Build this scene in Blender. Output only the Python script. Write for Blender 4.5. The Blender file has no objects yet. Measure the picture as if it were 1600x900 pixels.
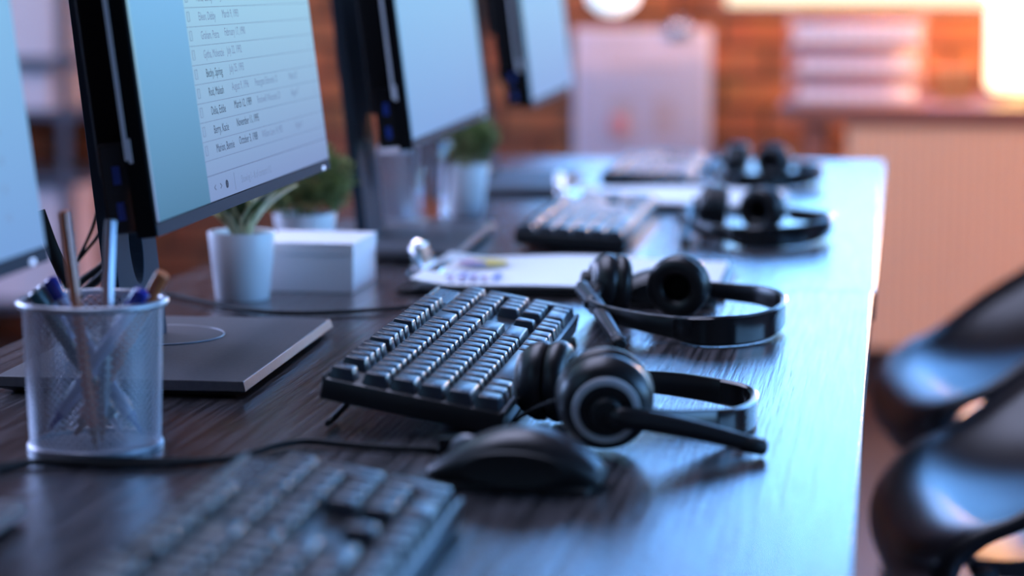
import bpy, bmesh, math, random
from mathutils import Vector, Matrix
R = math.radians
random.seed(7)
scene = bpy.context.scene
col = scene.collection
DZ = 0.73                                   # height of the desk tops

# ------------------------------------------------------------------ camera
F = 3530.0
cam = bpy.data.cameras.new('camera'); co = bpy.data.objects.new('camera', cam); col.objects.link(co)
scene.camera = co
YAW, PITCH = math.atan(594 / F), math.atan(476 / F)
co.location = (0, 0, 1.025)
co.rotation_euler = (math.pi / 2 - PITCH, 0, YAW)
cam.sensor_width = 36; cam.lens = F * 36 / 1600
cam.clip_start = 0.02; cam.clip_end = 100
cam.dof.use_dof = True; cam.dof.focus_distance = 1.69
cam.dof.aperture_fstop = 3.3; cam.dof.aperture_blades = 0
CP = Vector(co.location)
FW = Vector((-math.sin(YAW) * math.cos(PITCH), math.cos(YAW) * math.cos(PITCH), -math.sin(PITCH)))
RT = Vector((math.cos(YAW), math.sin(YAW), 0)); UP = RT.cross(FW)
def ray(x, y): return FW + RT * ((x - 800) / F) - UP * ((y - 450) / F)
def at(x, y, z=0.0):                        # the point of the plane z above the desk seen at a place of the photo
    d = ray(x, y); t = (DZ + z - CP.z) / d.z
    return CP + d * t
def deep(x, y, Y):                          # the point of the vertical plane Y seen there
    d = ray(x, y); return CP + d * (Y / d.y)

# ------------------------------------------------------------------ light
scene.view_settings.view_transform = 'Standard'; scene.view_settings.look = 'None'
scene.view_settings.gamma = 1; scene.view_settings.use_curve_mapping = False
scene.view_settings.exposure = 0.0
scene.cycles.use_denoising = True
scene.cycles.max_bounces = 8
scene.cycles.sample_clamp_indirect = 6

W = bpy.data.worlds.new('sky'); scene.world = W; W.use_nodes = True
nt = W.node_tree; bg = nt.nodes['Background']
tc = nt.nodes.new('ShaderNodeTexCoord'); sep = nt.nodes.new('ShaderNodeSeparateXYZ')
nt.links.new(tc.outputs['Generated'], sep.inputs[0])
rp = nt.nodes.new('ShaderNodeValToRGB')
mr = nt.nodes.new('ShaderNodeMapRange'); mr.inputs['From Min'].default_value = -0.2; mr.inputs['From Max'].default_value = 0.8
nt.links.new(sep.outputs['Z'], mr.inputs['Value']); nt.links.new(mr.outputs[0], rp.inputs[0])
e = rp.color_ramp.elements                  # low sun haze at the horizon, blue evening sky above it
e[0].position = 0.0; e[0].color = (0.05, 0.045, 0.05, 1)
e[1].position = 1.0; e[1].color = (0.09, 0.26, 0.75, 1)
for p, c in ((0.17, (0.06, 0.05, 0.03, 1)), (0.192, (0.18, 0.125, 0.06, 1)), (0.203, (0.20, 0.26, 0.28, 1)), (0.26, (0.36, 0.68, 0.92, 1)), (0.30, (0.30, 0.62, 0.98, 1)), (0.37, (0.16, 0.44, 1.0, 1))):
    k = e.new(p); k.color = c
nt.links.new(rp.outputs[0], bg.inputs[0]); bg.inputs[1].default_value = 10

def area(name, loc, target, sx, sy, power, color):
    l = bpy.data.lights.new(name, 'AREA'); l.shape = 'RECTANGLE'; l.size = sx; l.size_y = sy
    l.energy = power; l.color = color
    o = bpy.data.objects.new(name, l); col.objects.link(o); o.location = loc
    o.rotation_euler = (Vector(target) - Vector(loc)).to_track_quat('-Z', 'Y').to_euler()
    return o
area('window_daylight_right', (3.6, 2.2, 2.0), (-0.4, 2.0, 0.7), 3.6, 1.7, 18, (0.25, 0.55, 1.0))
area('window_daylight_left', (-3.4, 3.4, 1.9), (-0.3, 2.0, 0.8), 1.8, 1.3, 95, (0.56, 0.60, 1.0))
area('added_overhead_fill', (-.9, 2.6, 2.7), (-.9, 2.6, 0), 1.2, 2.4, 58, (0.60, 0.66, 1.0))  # fill light added overhead for more ambient, no real ceiling panel
def spot(name, loc, target, ang, power, color, r=.08):
    l = bpy.data.lights.new(name, 'SPOT'); l.energy = power; l.color = color; l.spot_size = R(ang); l.spot_blend = .6; l.shadow_soft_size = r
    o = bpy.data.objects.new(name, l); col.objects.link(o); o.location = loc
    o.rotation_euler = (Vector(target) - Vector(loc)).to_track_quat('-Z', 'Y').to_euler()
spot('added_warm_spot', (2.9, 4.3, 1.45), (0.85, 6.0, 0.62), 50, 680, (1.0, 0.36, 0.10))  # unseen warm light, added to turn the ribbed panel and bricks orange
spot('added_spot_centre', (-.8, 4.3, 2.6), (-.7, 6.35, 0.6), 46, 52, (0.78, 0.68, 0.88))  # no fixture here, added to brighten the poster and the wall around it
spot('added_spot_left', (-2.0, 4.2, 2.6), (-2.3, 6.35, 0.7), 60, 75, (1.0, 0.70, 0.66))  # unseen light added to lift the shelf rack and bricks at far left

# ------------------------------------------------------------------ materials
def mat(name, c, rough=0.5, metal=0.0, emit=None, es=1.0, spec=0.5, trans=0.0, coat=0.0):
    m = bpy.data.materials.new(name); m.use_nodes = True
    b = m.node_tree.nodes['Principled BSDF']
    b.inputs['Base Color'].default_value = (*c, 1); b.inputs['Roughness'].default_value = rough
    b.inputs['Metallic'].default_value = metal; b.inputs['Specular IOR Level'].default_value = spec
    b.inputs['Transmission Weight'].default_value = trans; b.inputs['Coat Weight'].default_value = coat
    if emit:
        b.inputs['Emission Color'].default_value = (*emit, 1); b.inputs['Emission Strength'].default_value = es
    return m
def nodes(m): return m.node_tree, m.node_tree.nodes, m.node_tree.links, m.node_tree.nodes['Principled BSDF']
def noise_mat(name, c1, c2, rough, scale=(8, 8, 8), bump=0.0, metal=0.0, rr=None, detail=6, lo=0.35, hi=0.65):
    m = mat(name, c1, rough, metal); t, n, l, b = nodes(m)
    tcn = n.new('ShaderNodeTexCoord'); mp = n.new('ShaderNodeMapping'); mp.inputs['Scale'].default_value = scale
    nz = n.new('ShaderNodeTexNoise'); nz.inputs['Scale'].default_value = 1.0; nz.inputs['Detail'].default_value = detail
    l.new(tcn.outputs['Object'], mp.inputs[0]); l.new(mp.outputs[0], nz.inputs[0])
    r = n.new('ShaderNodeValToRGB'); r.color_ramp.elements[0].position = lo; r.color_ramp.elements[1].position = hi
    r.color_ramp.elements[0].color = (*c1, 1); r.color_ramp.elements[1].color = (*c2, 1)
    l.new(nz.outputs[0], r.inputs[0]); l.new(r.outputs[0], b.inputs['Base Color'])
    if bump:
        bp = n.new('ShaderNodeBump'); bp.inputs['Strength'].default_value = bump; bp.inputs['Distance'].default_value = 0.001
        l.new(nz.outputs[0], bp.inputs['Height']); l.new(bp.outputs[0], b.inputs['Normal'])
    if rr:
        q = n.new('ShaderNodeMapRange'); q.inputs['To Min'].default_value = rr[0]; q.inputs['To Max'].default_value = rr[1]
        l.new(nz.outputs[0], q.inputs['Value']); l.new(q.outputs[0], b.inputs['Roughness'])
    return m
M = {}
M['desk'] = noise_mat('dark_wood_laminate', (0.022, 0.020, 0.022), (0.085, 0.075, 0.080), 0.3, (270, 8, 60), bump=0.60, rr=(0.15, 0.32), detail=6, lo=0.42, hi=0.60)
M['desk'].node_tree.nodes['Principled BSDF'].inputs['Specular IOR Level'].default_value = 0.75
M['desk_edge'] = noise_mat('dark_wood_edge', (0.05, 0.035, 0.03), (0.08, 0.055, 0.05), 0.4, (200, 8, 60))
M['black'] = mat('black_plastic', (0.012, 0.012, 0.014), 0.34)
M['black_matt'] = mat('matt_black_plastic', (0.010, 0.010, 0.011), 0.55)
M['housing'] = mat('dull_black_plastic', (0.006, 0.006, 0.007), 0.85, spec=0.1)
M['trim'] = mat('silver_trim_paint', (0.85, 0.88, 0.95), 0.4)
M['black_gloss'] = mat('glossy_black_plastic', (0.008, 0.008, 0.009), 0.14)
M['key'] = mat('keycap_plastic', (0.018, 0.025, 0.038), 0.31, spec=0.55)
M['plate'] = mat('glossy_grey_plate', (0.05, 0.06, 0.08), 0.25)
M['legend'] = mat('grey_key_print', (0.42, 0.46, 0.52), 0.5)
M['leather'] = mat('black_leatherette', (0.010, 0.009, 0.010), 0.36)
M['foam'] = mat('black_fabric', (0.006, 0.006, 0.006), 0.95, spec=0.1)
M['silver'] = mat('silver_plastic', (0.36, 0.38, 0.42), 0.35, 0.3)
M['ring'] = mat('silver_ring_paint', (0.62, 0.64, 0.68), 0.35)
M['steel'] = mat('bright_steel', (0.75, 0.77, 0.82), 0.2, 1.0)
M['chrome_wire'] = mat('silver_wire', (0.50, 0.52, 0.58), 0.35, 0.6)
M['grey_metal'] = noise_mat('grey_stand_metal', (0.085, 0.085, 0.095), (0.10, 0.10, 0.11), 0.5, (300, 300, 300), metal=0.15)
M['grey_edge'] = mat('bevelled_grey_edge', (0.26, 0.28, 0.32), 0.3, 0.6)
M['bezel'] = mat('monitor_grey_bezel', (0.040, 0.058, 0.080), 0.7, spec=0.04)
M['white'] = mat('white_ceramic', (0.88, 0.87, 0.90), 0.35)
M['white_card'] = mat('white_box_card', (0.86, 0.85, 0.88), 0.6)
M['paper'] = mat('white_paper', (0.88, 0.88, 0.90), 0.8)
M['usb'] = mat('blue_usb_tongue', (0.01, 0.05, 0.32), 0.4)
M['cable'] = mat('black_cable_sheath', (0.010, 0.011, 0.012), 0.7, spec=0.25)
M['soil'] = noise_mat('dark_soil', (0.02, 0.012, 0.008), (0.06, 0.04, 0.025), 0.9, (200, 200, 200), bump=0.5)
M['leaf_dark'] = noise_mat('snake_plant_leaf', (0.03, 0.09, 0.04), (0.20, 0.28, 0.08), 0.35, (60, 60, 260))
M['leaf_edge'] = mat('pale_leaf_margin', (0.85, 0.80, 0.48), 0.4)
M['bush'] = noise_mat('bush_leaf', (0.09, 0.15, 0.05), (0.42, 0.46, 0.16), 0.5, (50, 50, 50))
M['glass'] = mat('clear_glass', (0.95, 0.97, 1.0), 0.03, trans=1.0)
M['pencil_brown'] = mat('brown_pencil_lacquer', (0.58, 0.17, 0.06), 0.3)
M['pencil_grey'] = mat('silver_grey_pencil', (0.30, 0.32, 0.36), 0.25, 0.4)
M['pen_blue'] = mat('blue_pen_barrel', (0.02, 0.03, 0.28), 0.25)
M['pen_teal'] = mat('dark_teal_pen', (0.008, 0.06, 0.07), 0.3)
M['pen_clear'] = mat('clear_pen_barrel', (0.45, 0.50, 0.68), 0.2)
M['red_wood'] = mat('pencil_wood', (0.35, 0.17, 0.10), 0.6)
M['text'] = mat('screen_text_ink', (0.0, 0.0, 0.0), 0.5, emit=(0.05, 0.07, 0.13), es=1.0, spec=0.0)
M['text_faint'] = mat('faint_screen_text', (0.0, 0.0, 0.0), 0.5, emit=(0.19, 0.27, 0.47), es=1.0, spec=0.0)
M['screen_line'] = mat('screen_rule_line', (0.0, 0.0, 0.0), 0.5, emit=(0.15, 0.22, 0.40), es=1.0, spec=0.0)
M['led'] = mat('white_power_light', (0.8, 0.85, 1.0), 0.3, emit=(0.45, 0.6, 1.0), es=0.9)
M['table_top'] = noise_mat('brown_table_top', (0.16, 0.07, 0.05), (0.24, 0.11, 0.08), 0.35, (3, 40, 40))
M['panel'] = mat('ribbed_cream_panel', (0.62, 0.42, 0.26), 0.55)
M['poster'] = mat('pale_lavender_poster', (0.44, 0.46, 0.60), 0.8)
M['board_white'] = mat('pale_board', (0.56, 0.60, 0.74), 0.7)
M['tray'] = mat('grey_wire_tray', (0.45, 0.36, 0.36), 0.4, 0.3)
M['card'] = mat('brown_cardboard', (0.35, 0.18, 0.09), 0.8)
M['lamp_glow'] = mat('glowing_lamp_shade', (1.0, 0.9, 0.7), 0.5, emit=(1.0, 0.82, 0.50), es=2.4)
M['globe_glow'] = mat('glowing_white_globe', (0.9, 0.95, 1.0), 0.5, emit=(0.70, 0.85, 1.0), es=1.5)
M['chair'] = mat('glossy_black_chair_shell', (0.014, 0.013, 0.016), 0.33)
M['chair_leg'] = mat('dark_steel_tube', (0.06, 0.055, 0.06), 0.4, 0.6)
M['ceiling'] = mat('dark_ceiling_paint', (0.10, 0.09, 0.09), 0.8)
M['plaster'] = mat('grey_plaster', (0.25, 0.22, 0.22), 0.8)
M['window_frame'] = mat('brown_window_frame', (0.22, 0.10, 0.06), 0.5)
M['shelf_metal'] = mat('grey_shelf_steel', (0.10, 0.11, 0.14), 0.45, 0.4)
M['shelf_white'] = mat('pale_pinkish_card', (0.74, 0.66, 0.70), 0.8)
M['ink_blue'] = mat('blue_chart_ink', (0.20, 0.26, 0.55), 0.8)
M['ink_yellow'] = mat('yellow_chart_ink', (0.70, 0.52, 0.08), 0.8)
M['ink_red'] = mat('pink_chart_ink', (0.65, 0.30, 0.32), 0.8)
M['ink_grey'] = mat('grey_chart_ink', (0.42, 0.38, 0.44), 0.8)
M['floor'] = noise_mat('brown_wood_floor', (0.055, 0.028, 0.022), (0.10, 0.055, 0.042), 0.45, (6, 1.2, 6), bump=0.1)

def pane_mat():
    m = bpy.data.materials.new('window_glass'); m.use_nodes = True; t, n, l, b = nodes(m); n.remove(b)
    tr = n.new('ShaderNodeBsdfTransparent'); gs = n.new('ShaderNodeBsdfGlossy'); gs.inputs['Roughness'].default_value = 0.02
    mx = n.new('ShaderNodeMixShader'); mx.inputs[0].default_value = 0.06
    l.new(tr.outputs[0], mx.inputs[1]); l.new(gs.outputs[0], mx.inputs[2]); l.new(mx.outputs[0], n['Material Output'].inputs[0])
    return m
M['pane'] = pane_mat()

def brick():
    m = mat('red_brick', (0.3, 0.1, 0.05), 0.85); t, n, l, b = nodes(m)
    tcn = n.new('ShaderNodeTexCoord'); mp = n.new('ShaderNodeMapping')
    sx = n.new('ShaderNodeSeparateXYZ'); cx = n.new('ShaderNodeCombineXYZ'); ad = n.new('ShaderNodeMath'); ad.operation = 'ADD'
    l.new(tcn.outputs['Object'], sx.inputs[0]); l.new(sx.outputs['X'], ad.inputs[0]); l.new(sx.outputs['Y'], ad.inputs[1])
    l.new(ad.outputs[0], cx.inputs['X']); l.new(sx.outputs['Z'], cx.inputs['Y'])
    br = n.new('ShaderNodeTexBrick'); l.new(cx.outputs[0], br.inputs['Vector'])
    br.inputs['Scale'].default_value = 1.0; br.inputs['Brick Width'].default_value = 0.25; br.inputs['Row Height'].default_value = 0.085
    br.inputs['Mortar Size'].default_value = 0.010; br.inputs['Mortar Smooth'].default_value = 0.3
    br.inputs['Color1'].default_value = (0.42, 0.15, 0.06, 1); br.inputs['Color2'].default_value = (0.22, 0.07, 0.035, 1)
    br.inputs['Mortar'].default_value = (0.07, 0.028, 0.018, 1); br.inputs['Bias'].default_value = -0.1
    nz = n.new('ShaderNodeTexNoise'); nz.inputs['Scale'].default_value = 9; nz.inputs['Detail'].default_value = 4
    l.new(cx.outputs[0], nz.inputs['Vector'])
    mx = n.new('ShaderNodeMix'); mx.data_type = 'RGBA'; mx.blend_type = 'MULTIPLY'; mx.inputs['Factor'].default_value = 0.55
    l.new(br.outputs['Color'], mx.inputs[6]); l.new(nz.outputs['Color'], mx.inputs[7]); l.new(mx.outputs[2], b.inputs['Base Color'])
    bp = n.new('ShaderNodeBump'); bp.inputs['Strength'].default_value = 0.6; bp.inputs['Distance'].default_value = 0.01; bp.invert = True
    l.new(br.outputs['Fac'], bp.inputs['Height']); l.new(bp.outputs[0], b.inputs['Normal'])
    return m
M['brick'] = brick()

def screen_mat(name, top, bottom, s):       # display page; viewing-angle brightness falloff painted into the emission, top to bottom
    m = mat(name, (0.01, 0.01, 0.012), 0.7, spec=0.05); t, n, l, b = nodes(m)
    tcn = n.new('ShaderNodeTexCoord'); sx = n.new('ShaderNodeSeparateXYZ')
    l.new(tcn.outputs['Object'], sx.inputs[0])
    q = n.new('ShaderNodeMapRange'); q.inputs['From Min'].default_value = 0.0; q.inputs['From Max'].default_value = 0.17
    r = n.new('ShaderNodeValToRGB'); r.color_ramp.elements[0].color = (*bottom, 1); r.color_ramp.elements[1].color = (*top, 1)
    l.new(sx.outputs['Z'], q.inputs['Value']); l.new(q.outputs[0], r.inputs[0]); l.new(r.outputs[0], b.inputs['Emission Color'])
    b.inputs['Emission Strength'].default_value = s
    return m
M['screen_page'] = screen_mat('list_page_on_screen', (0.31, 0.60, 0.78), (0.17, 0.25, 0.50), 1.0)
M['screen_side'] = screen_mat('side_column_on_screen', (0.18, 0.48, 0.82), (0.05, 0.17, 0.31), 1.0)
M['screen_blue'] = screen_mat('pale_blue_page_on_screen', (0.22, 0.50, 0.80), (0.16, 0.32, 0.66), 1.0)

# ------------------------------------------------------------------ mesh helpers
def xf(bm, verts, m):
    if m is not None: bmesh.ops.transform(bm, matrix=m, verts=verts)
def T(*v): return Matrix.Translation(Vector(v))
def axis_m(p, d):                           # local z turned to d, origin at p
    d = Vector(d).normalized(); return T(*p) @ d.to_track_quat('Z', 'Y').to_matrix().to_4x4()
def box(bm, x0, x1, y0, y1, z0, z1, bev=0.0, m=None, mi=0, seg=2):
    r = bmesh.ops.create_cube(bm, size=1.0); vs = r['verts']
    bmesh.ops.transform(bm, matrix=T((x0+x1)/2, (y0+y1)/2, (z0+z1)/2) @ Matrix.Diagonal((x1-x0, y1-y0, z1-z0, 1)), verts=vs)
    fs = {f for v in vs for f in v.link_faces}
    for f in fs: f.material_index = mi
    if bev:
        es = {e for v in vs for e in v.link_edges}
        r2 = bmesh.ops.bevel(bm, geom=list(es), offset=bev, segments=seg, affect='EDGES', profile=0.5)
        vs = list({v for f in r2['faces'] for v in f.verts} | {v for v in vs if v.is_valid})
        for f in {f for v in vs for f in v.link_faces}: f.material_index = mi
    xf(bm, vs, m)
def lathe(bm, prof, n=32, m=None, mi=0, caps=True):
    rings = []
    for r, z in prof:
        if r < 1e-6: rings.append([bm.verts.new((0, 0, z))])
        else: rings.append([bm.verts.new((r*math.cos(2*math.pi*k/n), r*math.sin(2*math.pi*k/n), z)) for k in range(n)])
    for a, b in zip(rings, rings[1:]):
        for k in range(n):
            k2 = (k+1) % n
            if len(a) == 1 and len(b) == 1: continue
            if len(a) == 1: f = bm.faces.new((a[0], b[k], b[k2]))
            elif len(b) == 1: f = bm.faces.new((a[k], a[k2], b[0]))
            else: f = bm.faces.new((a[k], a[k2], b[k2], b[k]))
            f.material_index = mi; f.smooth = True
    if caps:
        for rg in (rings[0], rings[-1]):
            if len(rg) > 1: f = bm.faces.new(rg); f.material_index = mi
    xf(bm, [v for rg in rings for v in rg], m)
def torus(bm, R0, r0, n=40, k=12, m=None, mi=0, sz=1.0):
    rings = []
    for i in range(n):
        a = 2*math.pi*i/n
        rings.append([bm.verts.new(((R0+r0*math.cos(2*math.pi*j/k))*math.cos(a), (R0+r0*math.cos(2*math.pi*j/k))*math.sin(a), r0*sz*math.sin(2*math.pi*j/k))) for j in range(k)])
    for i in range(n):
        for j in range(k):
            f = bm.faces.new((rings[i][j], rings[(i+1) % n][j], rings[(i+1) % n][(j+1) % k], rings[i][(j+1) % k])); f.smooth = True; f.material_index = mi
    xf(bm, [v for rg in rings for v in rg], m)
def smooth_path(pts, sub=8):
    pts = [tuple(p) for p in pts]; out = []
    P = [pts[0]] + pts + [pts[-1]]
    for i in range(1, len(P)-2):
        for s in range(sub):
            t = s/sub; out.append(tuple(0.5*((2*b)+(-a+c)*t+(2*a-5*b+4*c-d)*t*t+(-a+3*b-3*c+d)*t**3) for a, b, c, d in zip(P[i-1], P[i], P[i+1], P[i+2])))
    out.append(pts[-1]); return out
def tube(bm, pts, r, k=8, mi=0, rad=None, flat=1.0):
    n = len(pts); rings = []; prev = None
    for i, p in enumerate(pts):
        p = Vector(p[:3]); a = Vector(pts[max(i-1, 0)][:3]); b = Vector(pts[min(i+1, n-1)][:3])
        t = (b-a).normalized()
        ref = Vector((0, 0, 1)) if abs(t.z) < 0.95 else Vector((1, 0, 0))
        s = t.cross(ref).normalized(); u = s.cross(t)
        if prev is not None:
            s = (prev - t*prev.dot(t)).normalized(); u = s.cross(t)
        prev = s
        rr = rad[i] if rad else r
        rings.append([bm.verts.new(p + s*(rr*math.cos(2*math.pi*j/k)) + u*(rr*flat*math.sin(2*math.pi*j/k))) for j in range(k)])
    for a, b in zip(rings, rings[1:]):
        for j in range(k):
            f = bm.faces.new((a[j], a[(j+1) % k], b[(j+1) % k], b[j])); f.smooth = True; f.material_index = mi
    for rg in (rings[0], rings[-1]): bm.faces.new(rg).material_index = mi
def frustum(bm, cx, cy, w0, d0, w1, d1, z0, z1, dy=0.0, bev=0.0, mi=0):
    def ring(w, d, z, oy):
        return [bm.verts.new((cx+sx*w/2, cy+oy+sy*d/2, z)) for sx, sy in ((-1, -1), (1, -1), (1, 1), (-1, 1))]
    a, b = ring(w0, d0, z0, 0), ring(w1, d1, z1, dy)
    fs = [bm.faces.new(a[::-1]), bm.faces.new(b)] + [bm.faces.new((a[k], a[(k+1) % 4], b[(k+1) % 4], b[k])) for k in range(4)]
    if bev:
        es = [e for e in {e for v in b for e in v.link_edges}]
        bmesh.ops.bevel(bm, geom=es, offset=bev, segments=2, affect='EDGES', profile=0.5)
def NB(): return bmesh.new()
def obj(name, bm, m, parent=None, loc=None, rot=None, smooth=None):
    me = bpy.data.meshes.new(name)
    bmesh.ops.recalc_face_normals(bm, faces=bm.faces)
    bm.to_mesh(me); bm.free()
    for mm in (m if isinstance(m, (list, tuple)) else [m]): me.materials.append(mm)
    o = bpy.data.objects.new(name, me); col.objects.link(o)
    if parent is not None: o.parent = parent
    if loc is not None: o.location = loc
    if rot is not None: o.rotation_euler = rot
    if smooth is not None:
        for p in me.polygons: p.use_smooth = True
        me.set_sharp_from_angle(angle=R(smooth))
    return o
def tag(o, label=None, cat=None, group=None, kind=None):
    if label: o['label'] = label
    if cat: o['category'] = cat
    if group: o['group'] = group
    if kind: o['kind'] = kind
    return o
def empty(name, loc=(0, 0, 0), rot=(0, 0, 0)):
    o = bpy.data.objects.new(name, None); col.objects.link(o); o.location = loc; o.rotation_euler = rot
    o.empty_display_size = 0.02
    return o
def copy_tree(o, parent=None):
    c = o.copy(); col.objects.link(c)
    if parent is not None: c.parent = parent
    for ch in list(o.children): copy_tree(ch, c)
    return c
def struct(name, bm, m, **k): return tag(obj(name, bm, m, **k), kind='structure')
def glyphs(bm, items, m=None, depth=0.0):   # items: text, x, y, size; laid in the local xy plane
    for s, x, y, size in items:
        cu = bpy.data.curves.new('lettering', 'FONT'); cu.body = s; cu.size = size; cu.extrude = depth; cu.resolution_u = 2
        o = bpy.data.objects.new('lettering', cu); col.objects.link(o)
        bpy.context.view_layer.update()
        me = bpy.data.meshes.new_from_object(o.evaluated_get(bpy.context.evaluated_depsgraph_get()))
        me.transform(T(x, y, 0) if m is None else m @ T(x, y, 0))
        bm.from_mesh(me)
        bpy.data.objects.remove(o); bpy.data.curves.remove(cu); bpy.data.meshes.remove(me)
def plate_with_hole(name, outer, holes, thick, m, parent):   # flat plate cut by holes, extruded along local z
    cu = bpy.data.curves.new(name, 'CURVE'); cu.dimensions = '2D'; cu.fill_mode = 'BOTH'; cu.extrude = thick/2; cu.bevel_depth = 0.0008
    for loop in [outer] + holes:
        sp = cu.splines.new('POLY'); sp.points.add(len(loop)-1); sp.use_cyclic_u = True
        for p, (x, y) in zip(sp.points, loop): p.co = (x, y, 0, 1)
    o = bpy.data.objects.new(name, cu); col.objects.link(o); bpy.context.view_layer.update()
    me = bpy.data.meshes.new_from_object(o.evaluated_get(bpy.context.evaluated_depsgraph_get()))
    bpy.data.objects.remove(o); bpy.data.curves.remove(cu)
    me.materials.clear(); me.materials.append(m)
    o = bpy.data.objects.new(name, me); col.objects.link(o); o.parent = parent
    return o
def rrect(w0, w1, h0, h1, r, n=6):
    out = []
    for cx, cy, a0 in ((w1-r, h1-r, 0), (w0+r, h1-r, 90), (w0+r, h0+r, 180), (w1-r, h0+r, 270)):
        for k in range(n+1):
            a = R(a0+90*k/n); out.append((cx+r*math.cos(a), cy+r*math.sin(a)))
    return out

# ------------------------------------------------------------------ the room
XL, XR, YF, YN, H = -3.7, 3.9, 6.35, -1.6, 2.75
bm = NB(); box(bm, XL-.1, XR+.1, YN-.1, YF+.2, -0.1, 0); struct('floor', bm, M['floor'])
bm = NB(); box(bm, XL-.1, XR+.1, YN-.1, YF+.2, H, H+0.1); struct('ceiling', bm, M['ceiling'])
WX0, WX1, WZ0, WZ1 = -0.52, 3.1, 0.955, 2.62
VX0, VX1, VZ0 = -1.02, -0.62, 1.06
bm = NB()
box(bm, XL-.1, VX0, YF, YF+.2, 0, H); box(bm, VX1, WX0, YF, YF+.2, 0, H); box(bm, VX0, VX1, YF, YF+.2, 0, VZ0); box(bm, VX0, VX1, YF, YF+.2, WZ1, H); box(bm, WX1, XR+.1, YF, YF+.2, 0, H)
box(bm, WX0, WX1, YF, YF+.2, 0, WZ0); box(bm, WX0, WX1, YF, YF+.2, WZ1, H)
struct('wall_far', bm, M['brick'])
bm = NB()
for x in (WX0+.025, 0.62, 1.85, WX1-.025): box(bm, x-.025, x+.025, YF+.06, YF+.12, WZ0, WZ1, .004)
box(bm, WX0, WX1, YF+.06, YF+.12, WZ1-.05, WZ1, .004)
wf = struct('window_1', bm, M['window_frame'])
bm = NB(); box(bm, WX0, WX1, YF-.03, YF+.12, WZ0-.012, WZ0+.008, .004); obj('window_sill', bm, M['window_frame'], wf)
bm = NB(); box(bm, WX0, WX1, YF+.088, YF+.092, WZ0+.01, WZ1-.04); obj('window_pane', bm, M['pane'], wf)
bm = NB()
for x in (VX0+.025, VX1-.025): box(bm, x-.025, x+.025, YF+.06, YF+.12, VZ0, WZ1, .004)
for z in (VZ0+.025, WZ1-.025): box(bm, VX0, VX1, YF+.06, YF+.12, z-.025, z+.025, .004)
vf = struct('window_2', bm, M['window_frame'])
bm = NB(); box(bm, VX0, VX1, YF+.088, YF+.092, VZ0+.04, WZ1-.04); obj('window_pane', bm, M['pane'], vf)
bm = NB()
box(bm, XL-.1, XL, YN, 2.3, 0, H); box(bm, XL-.1, XL, 4.5, YF, 0, H); box(bm, XL-.1, XL, 2.3, 4.5, 0, 1.1); box(bm, XL-.1, XL, 2.3, 4.5, 2.45, H)
struct('wall_left', bm, M['brick'])
bm = NB()
box(bm, XR, XR+.1, YN, 0.2, 0, H); box(bm, XR, XR+.1, 4.2, YF, 0, H); box(bm, XR, XR+.1, .2, 4.2, 0, 1.0); box(bm, XR, XR+.1, .2, 4.2, 2.5, H)
struct('wall_right', bm, M['plaster'])
bm = NB(); box(bm, XL-.1, XR+.1, YN-.1, YN, 0, H); struct('wall_near', bm, M['plaster'])
bm = NB(); box(bm, XL, WX1+.8, YF-.018, YF, 0, .09, .003); struct('baseboard_far', bm, M['window_frame'])

# ------------------------------------------------------------------ the two desks
def desk(name_label, x0, x1, y0, y1, foot):
    t = empty('desk', ((x0+x1)/2, (y0+y1)/2, 0))
    cx, cy = (x0+x1)/2, (y0+y1)/2
    bm = NB(); box(bm, x0-cx, x1-cx, y0-cy, y1-cy, DZ-.028, DZ, .0008); obj('desktop', bm, M['desk'], t)
    for yy in (y0+.03, y1-.03):
        bm = NB()
        box(bm, x0+.05-cx, x1-.06-cx, yy-.02-cy, yy+.02-cy, DZ-.075, DZ-.0285, .003)
        box(bm, x0+.07-cx, x0+.12-cx, yy-.02-cy, yy+.02-cy, .02, DZ-.075, .003)
        box(bm, x1-.17-cx, x1-.12-cx, yy-.02-cy, yy+.02-cy, .02, DZ-.075, .003)
        box(bm, x0+.02-cx, x1-.06-cx, yy-.025-cy, yy+.025-cy, 0, .02, .003)
        obj('leg', bm, M['black_matt'], t)
    bm = NB(); box(bm, x0+.10-cx, x0+.13-cx, y0+.05-cy, y1-.05-cy, .42, DZ-.076, .002); obj('back_panel', bm, M['black_matt'], t)
    return tag(t, name_label, 'desk', 'dark wooden desks in one row')
desk('dark wood desk nearest the camera, carrying the mesh pen cup and in-focus keyboard', -.715, -.0155, .57, 2.187, 0)
d2 = desk('dark wood desk farther from the camera, joined behind the first one', -.715, -.0125, 2.189, 3.825, 0)
bm = NB(); box(bm, -.3, .3395+.006, -.818, -.80, DZ-.064, DZ-.0285, .002); br_ = obj('end_bracket', bm, M['black'], d2)
br_['label'] = 'black bracket under the near end of the desktop'

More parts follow.
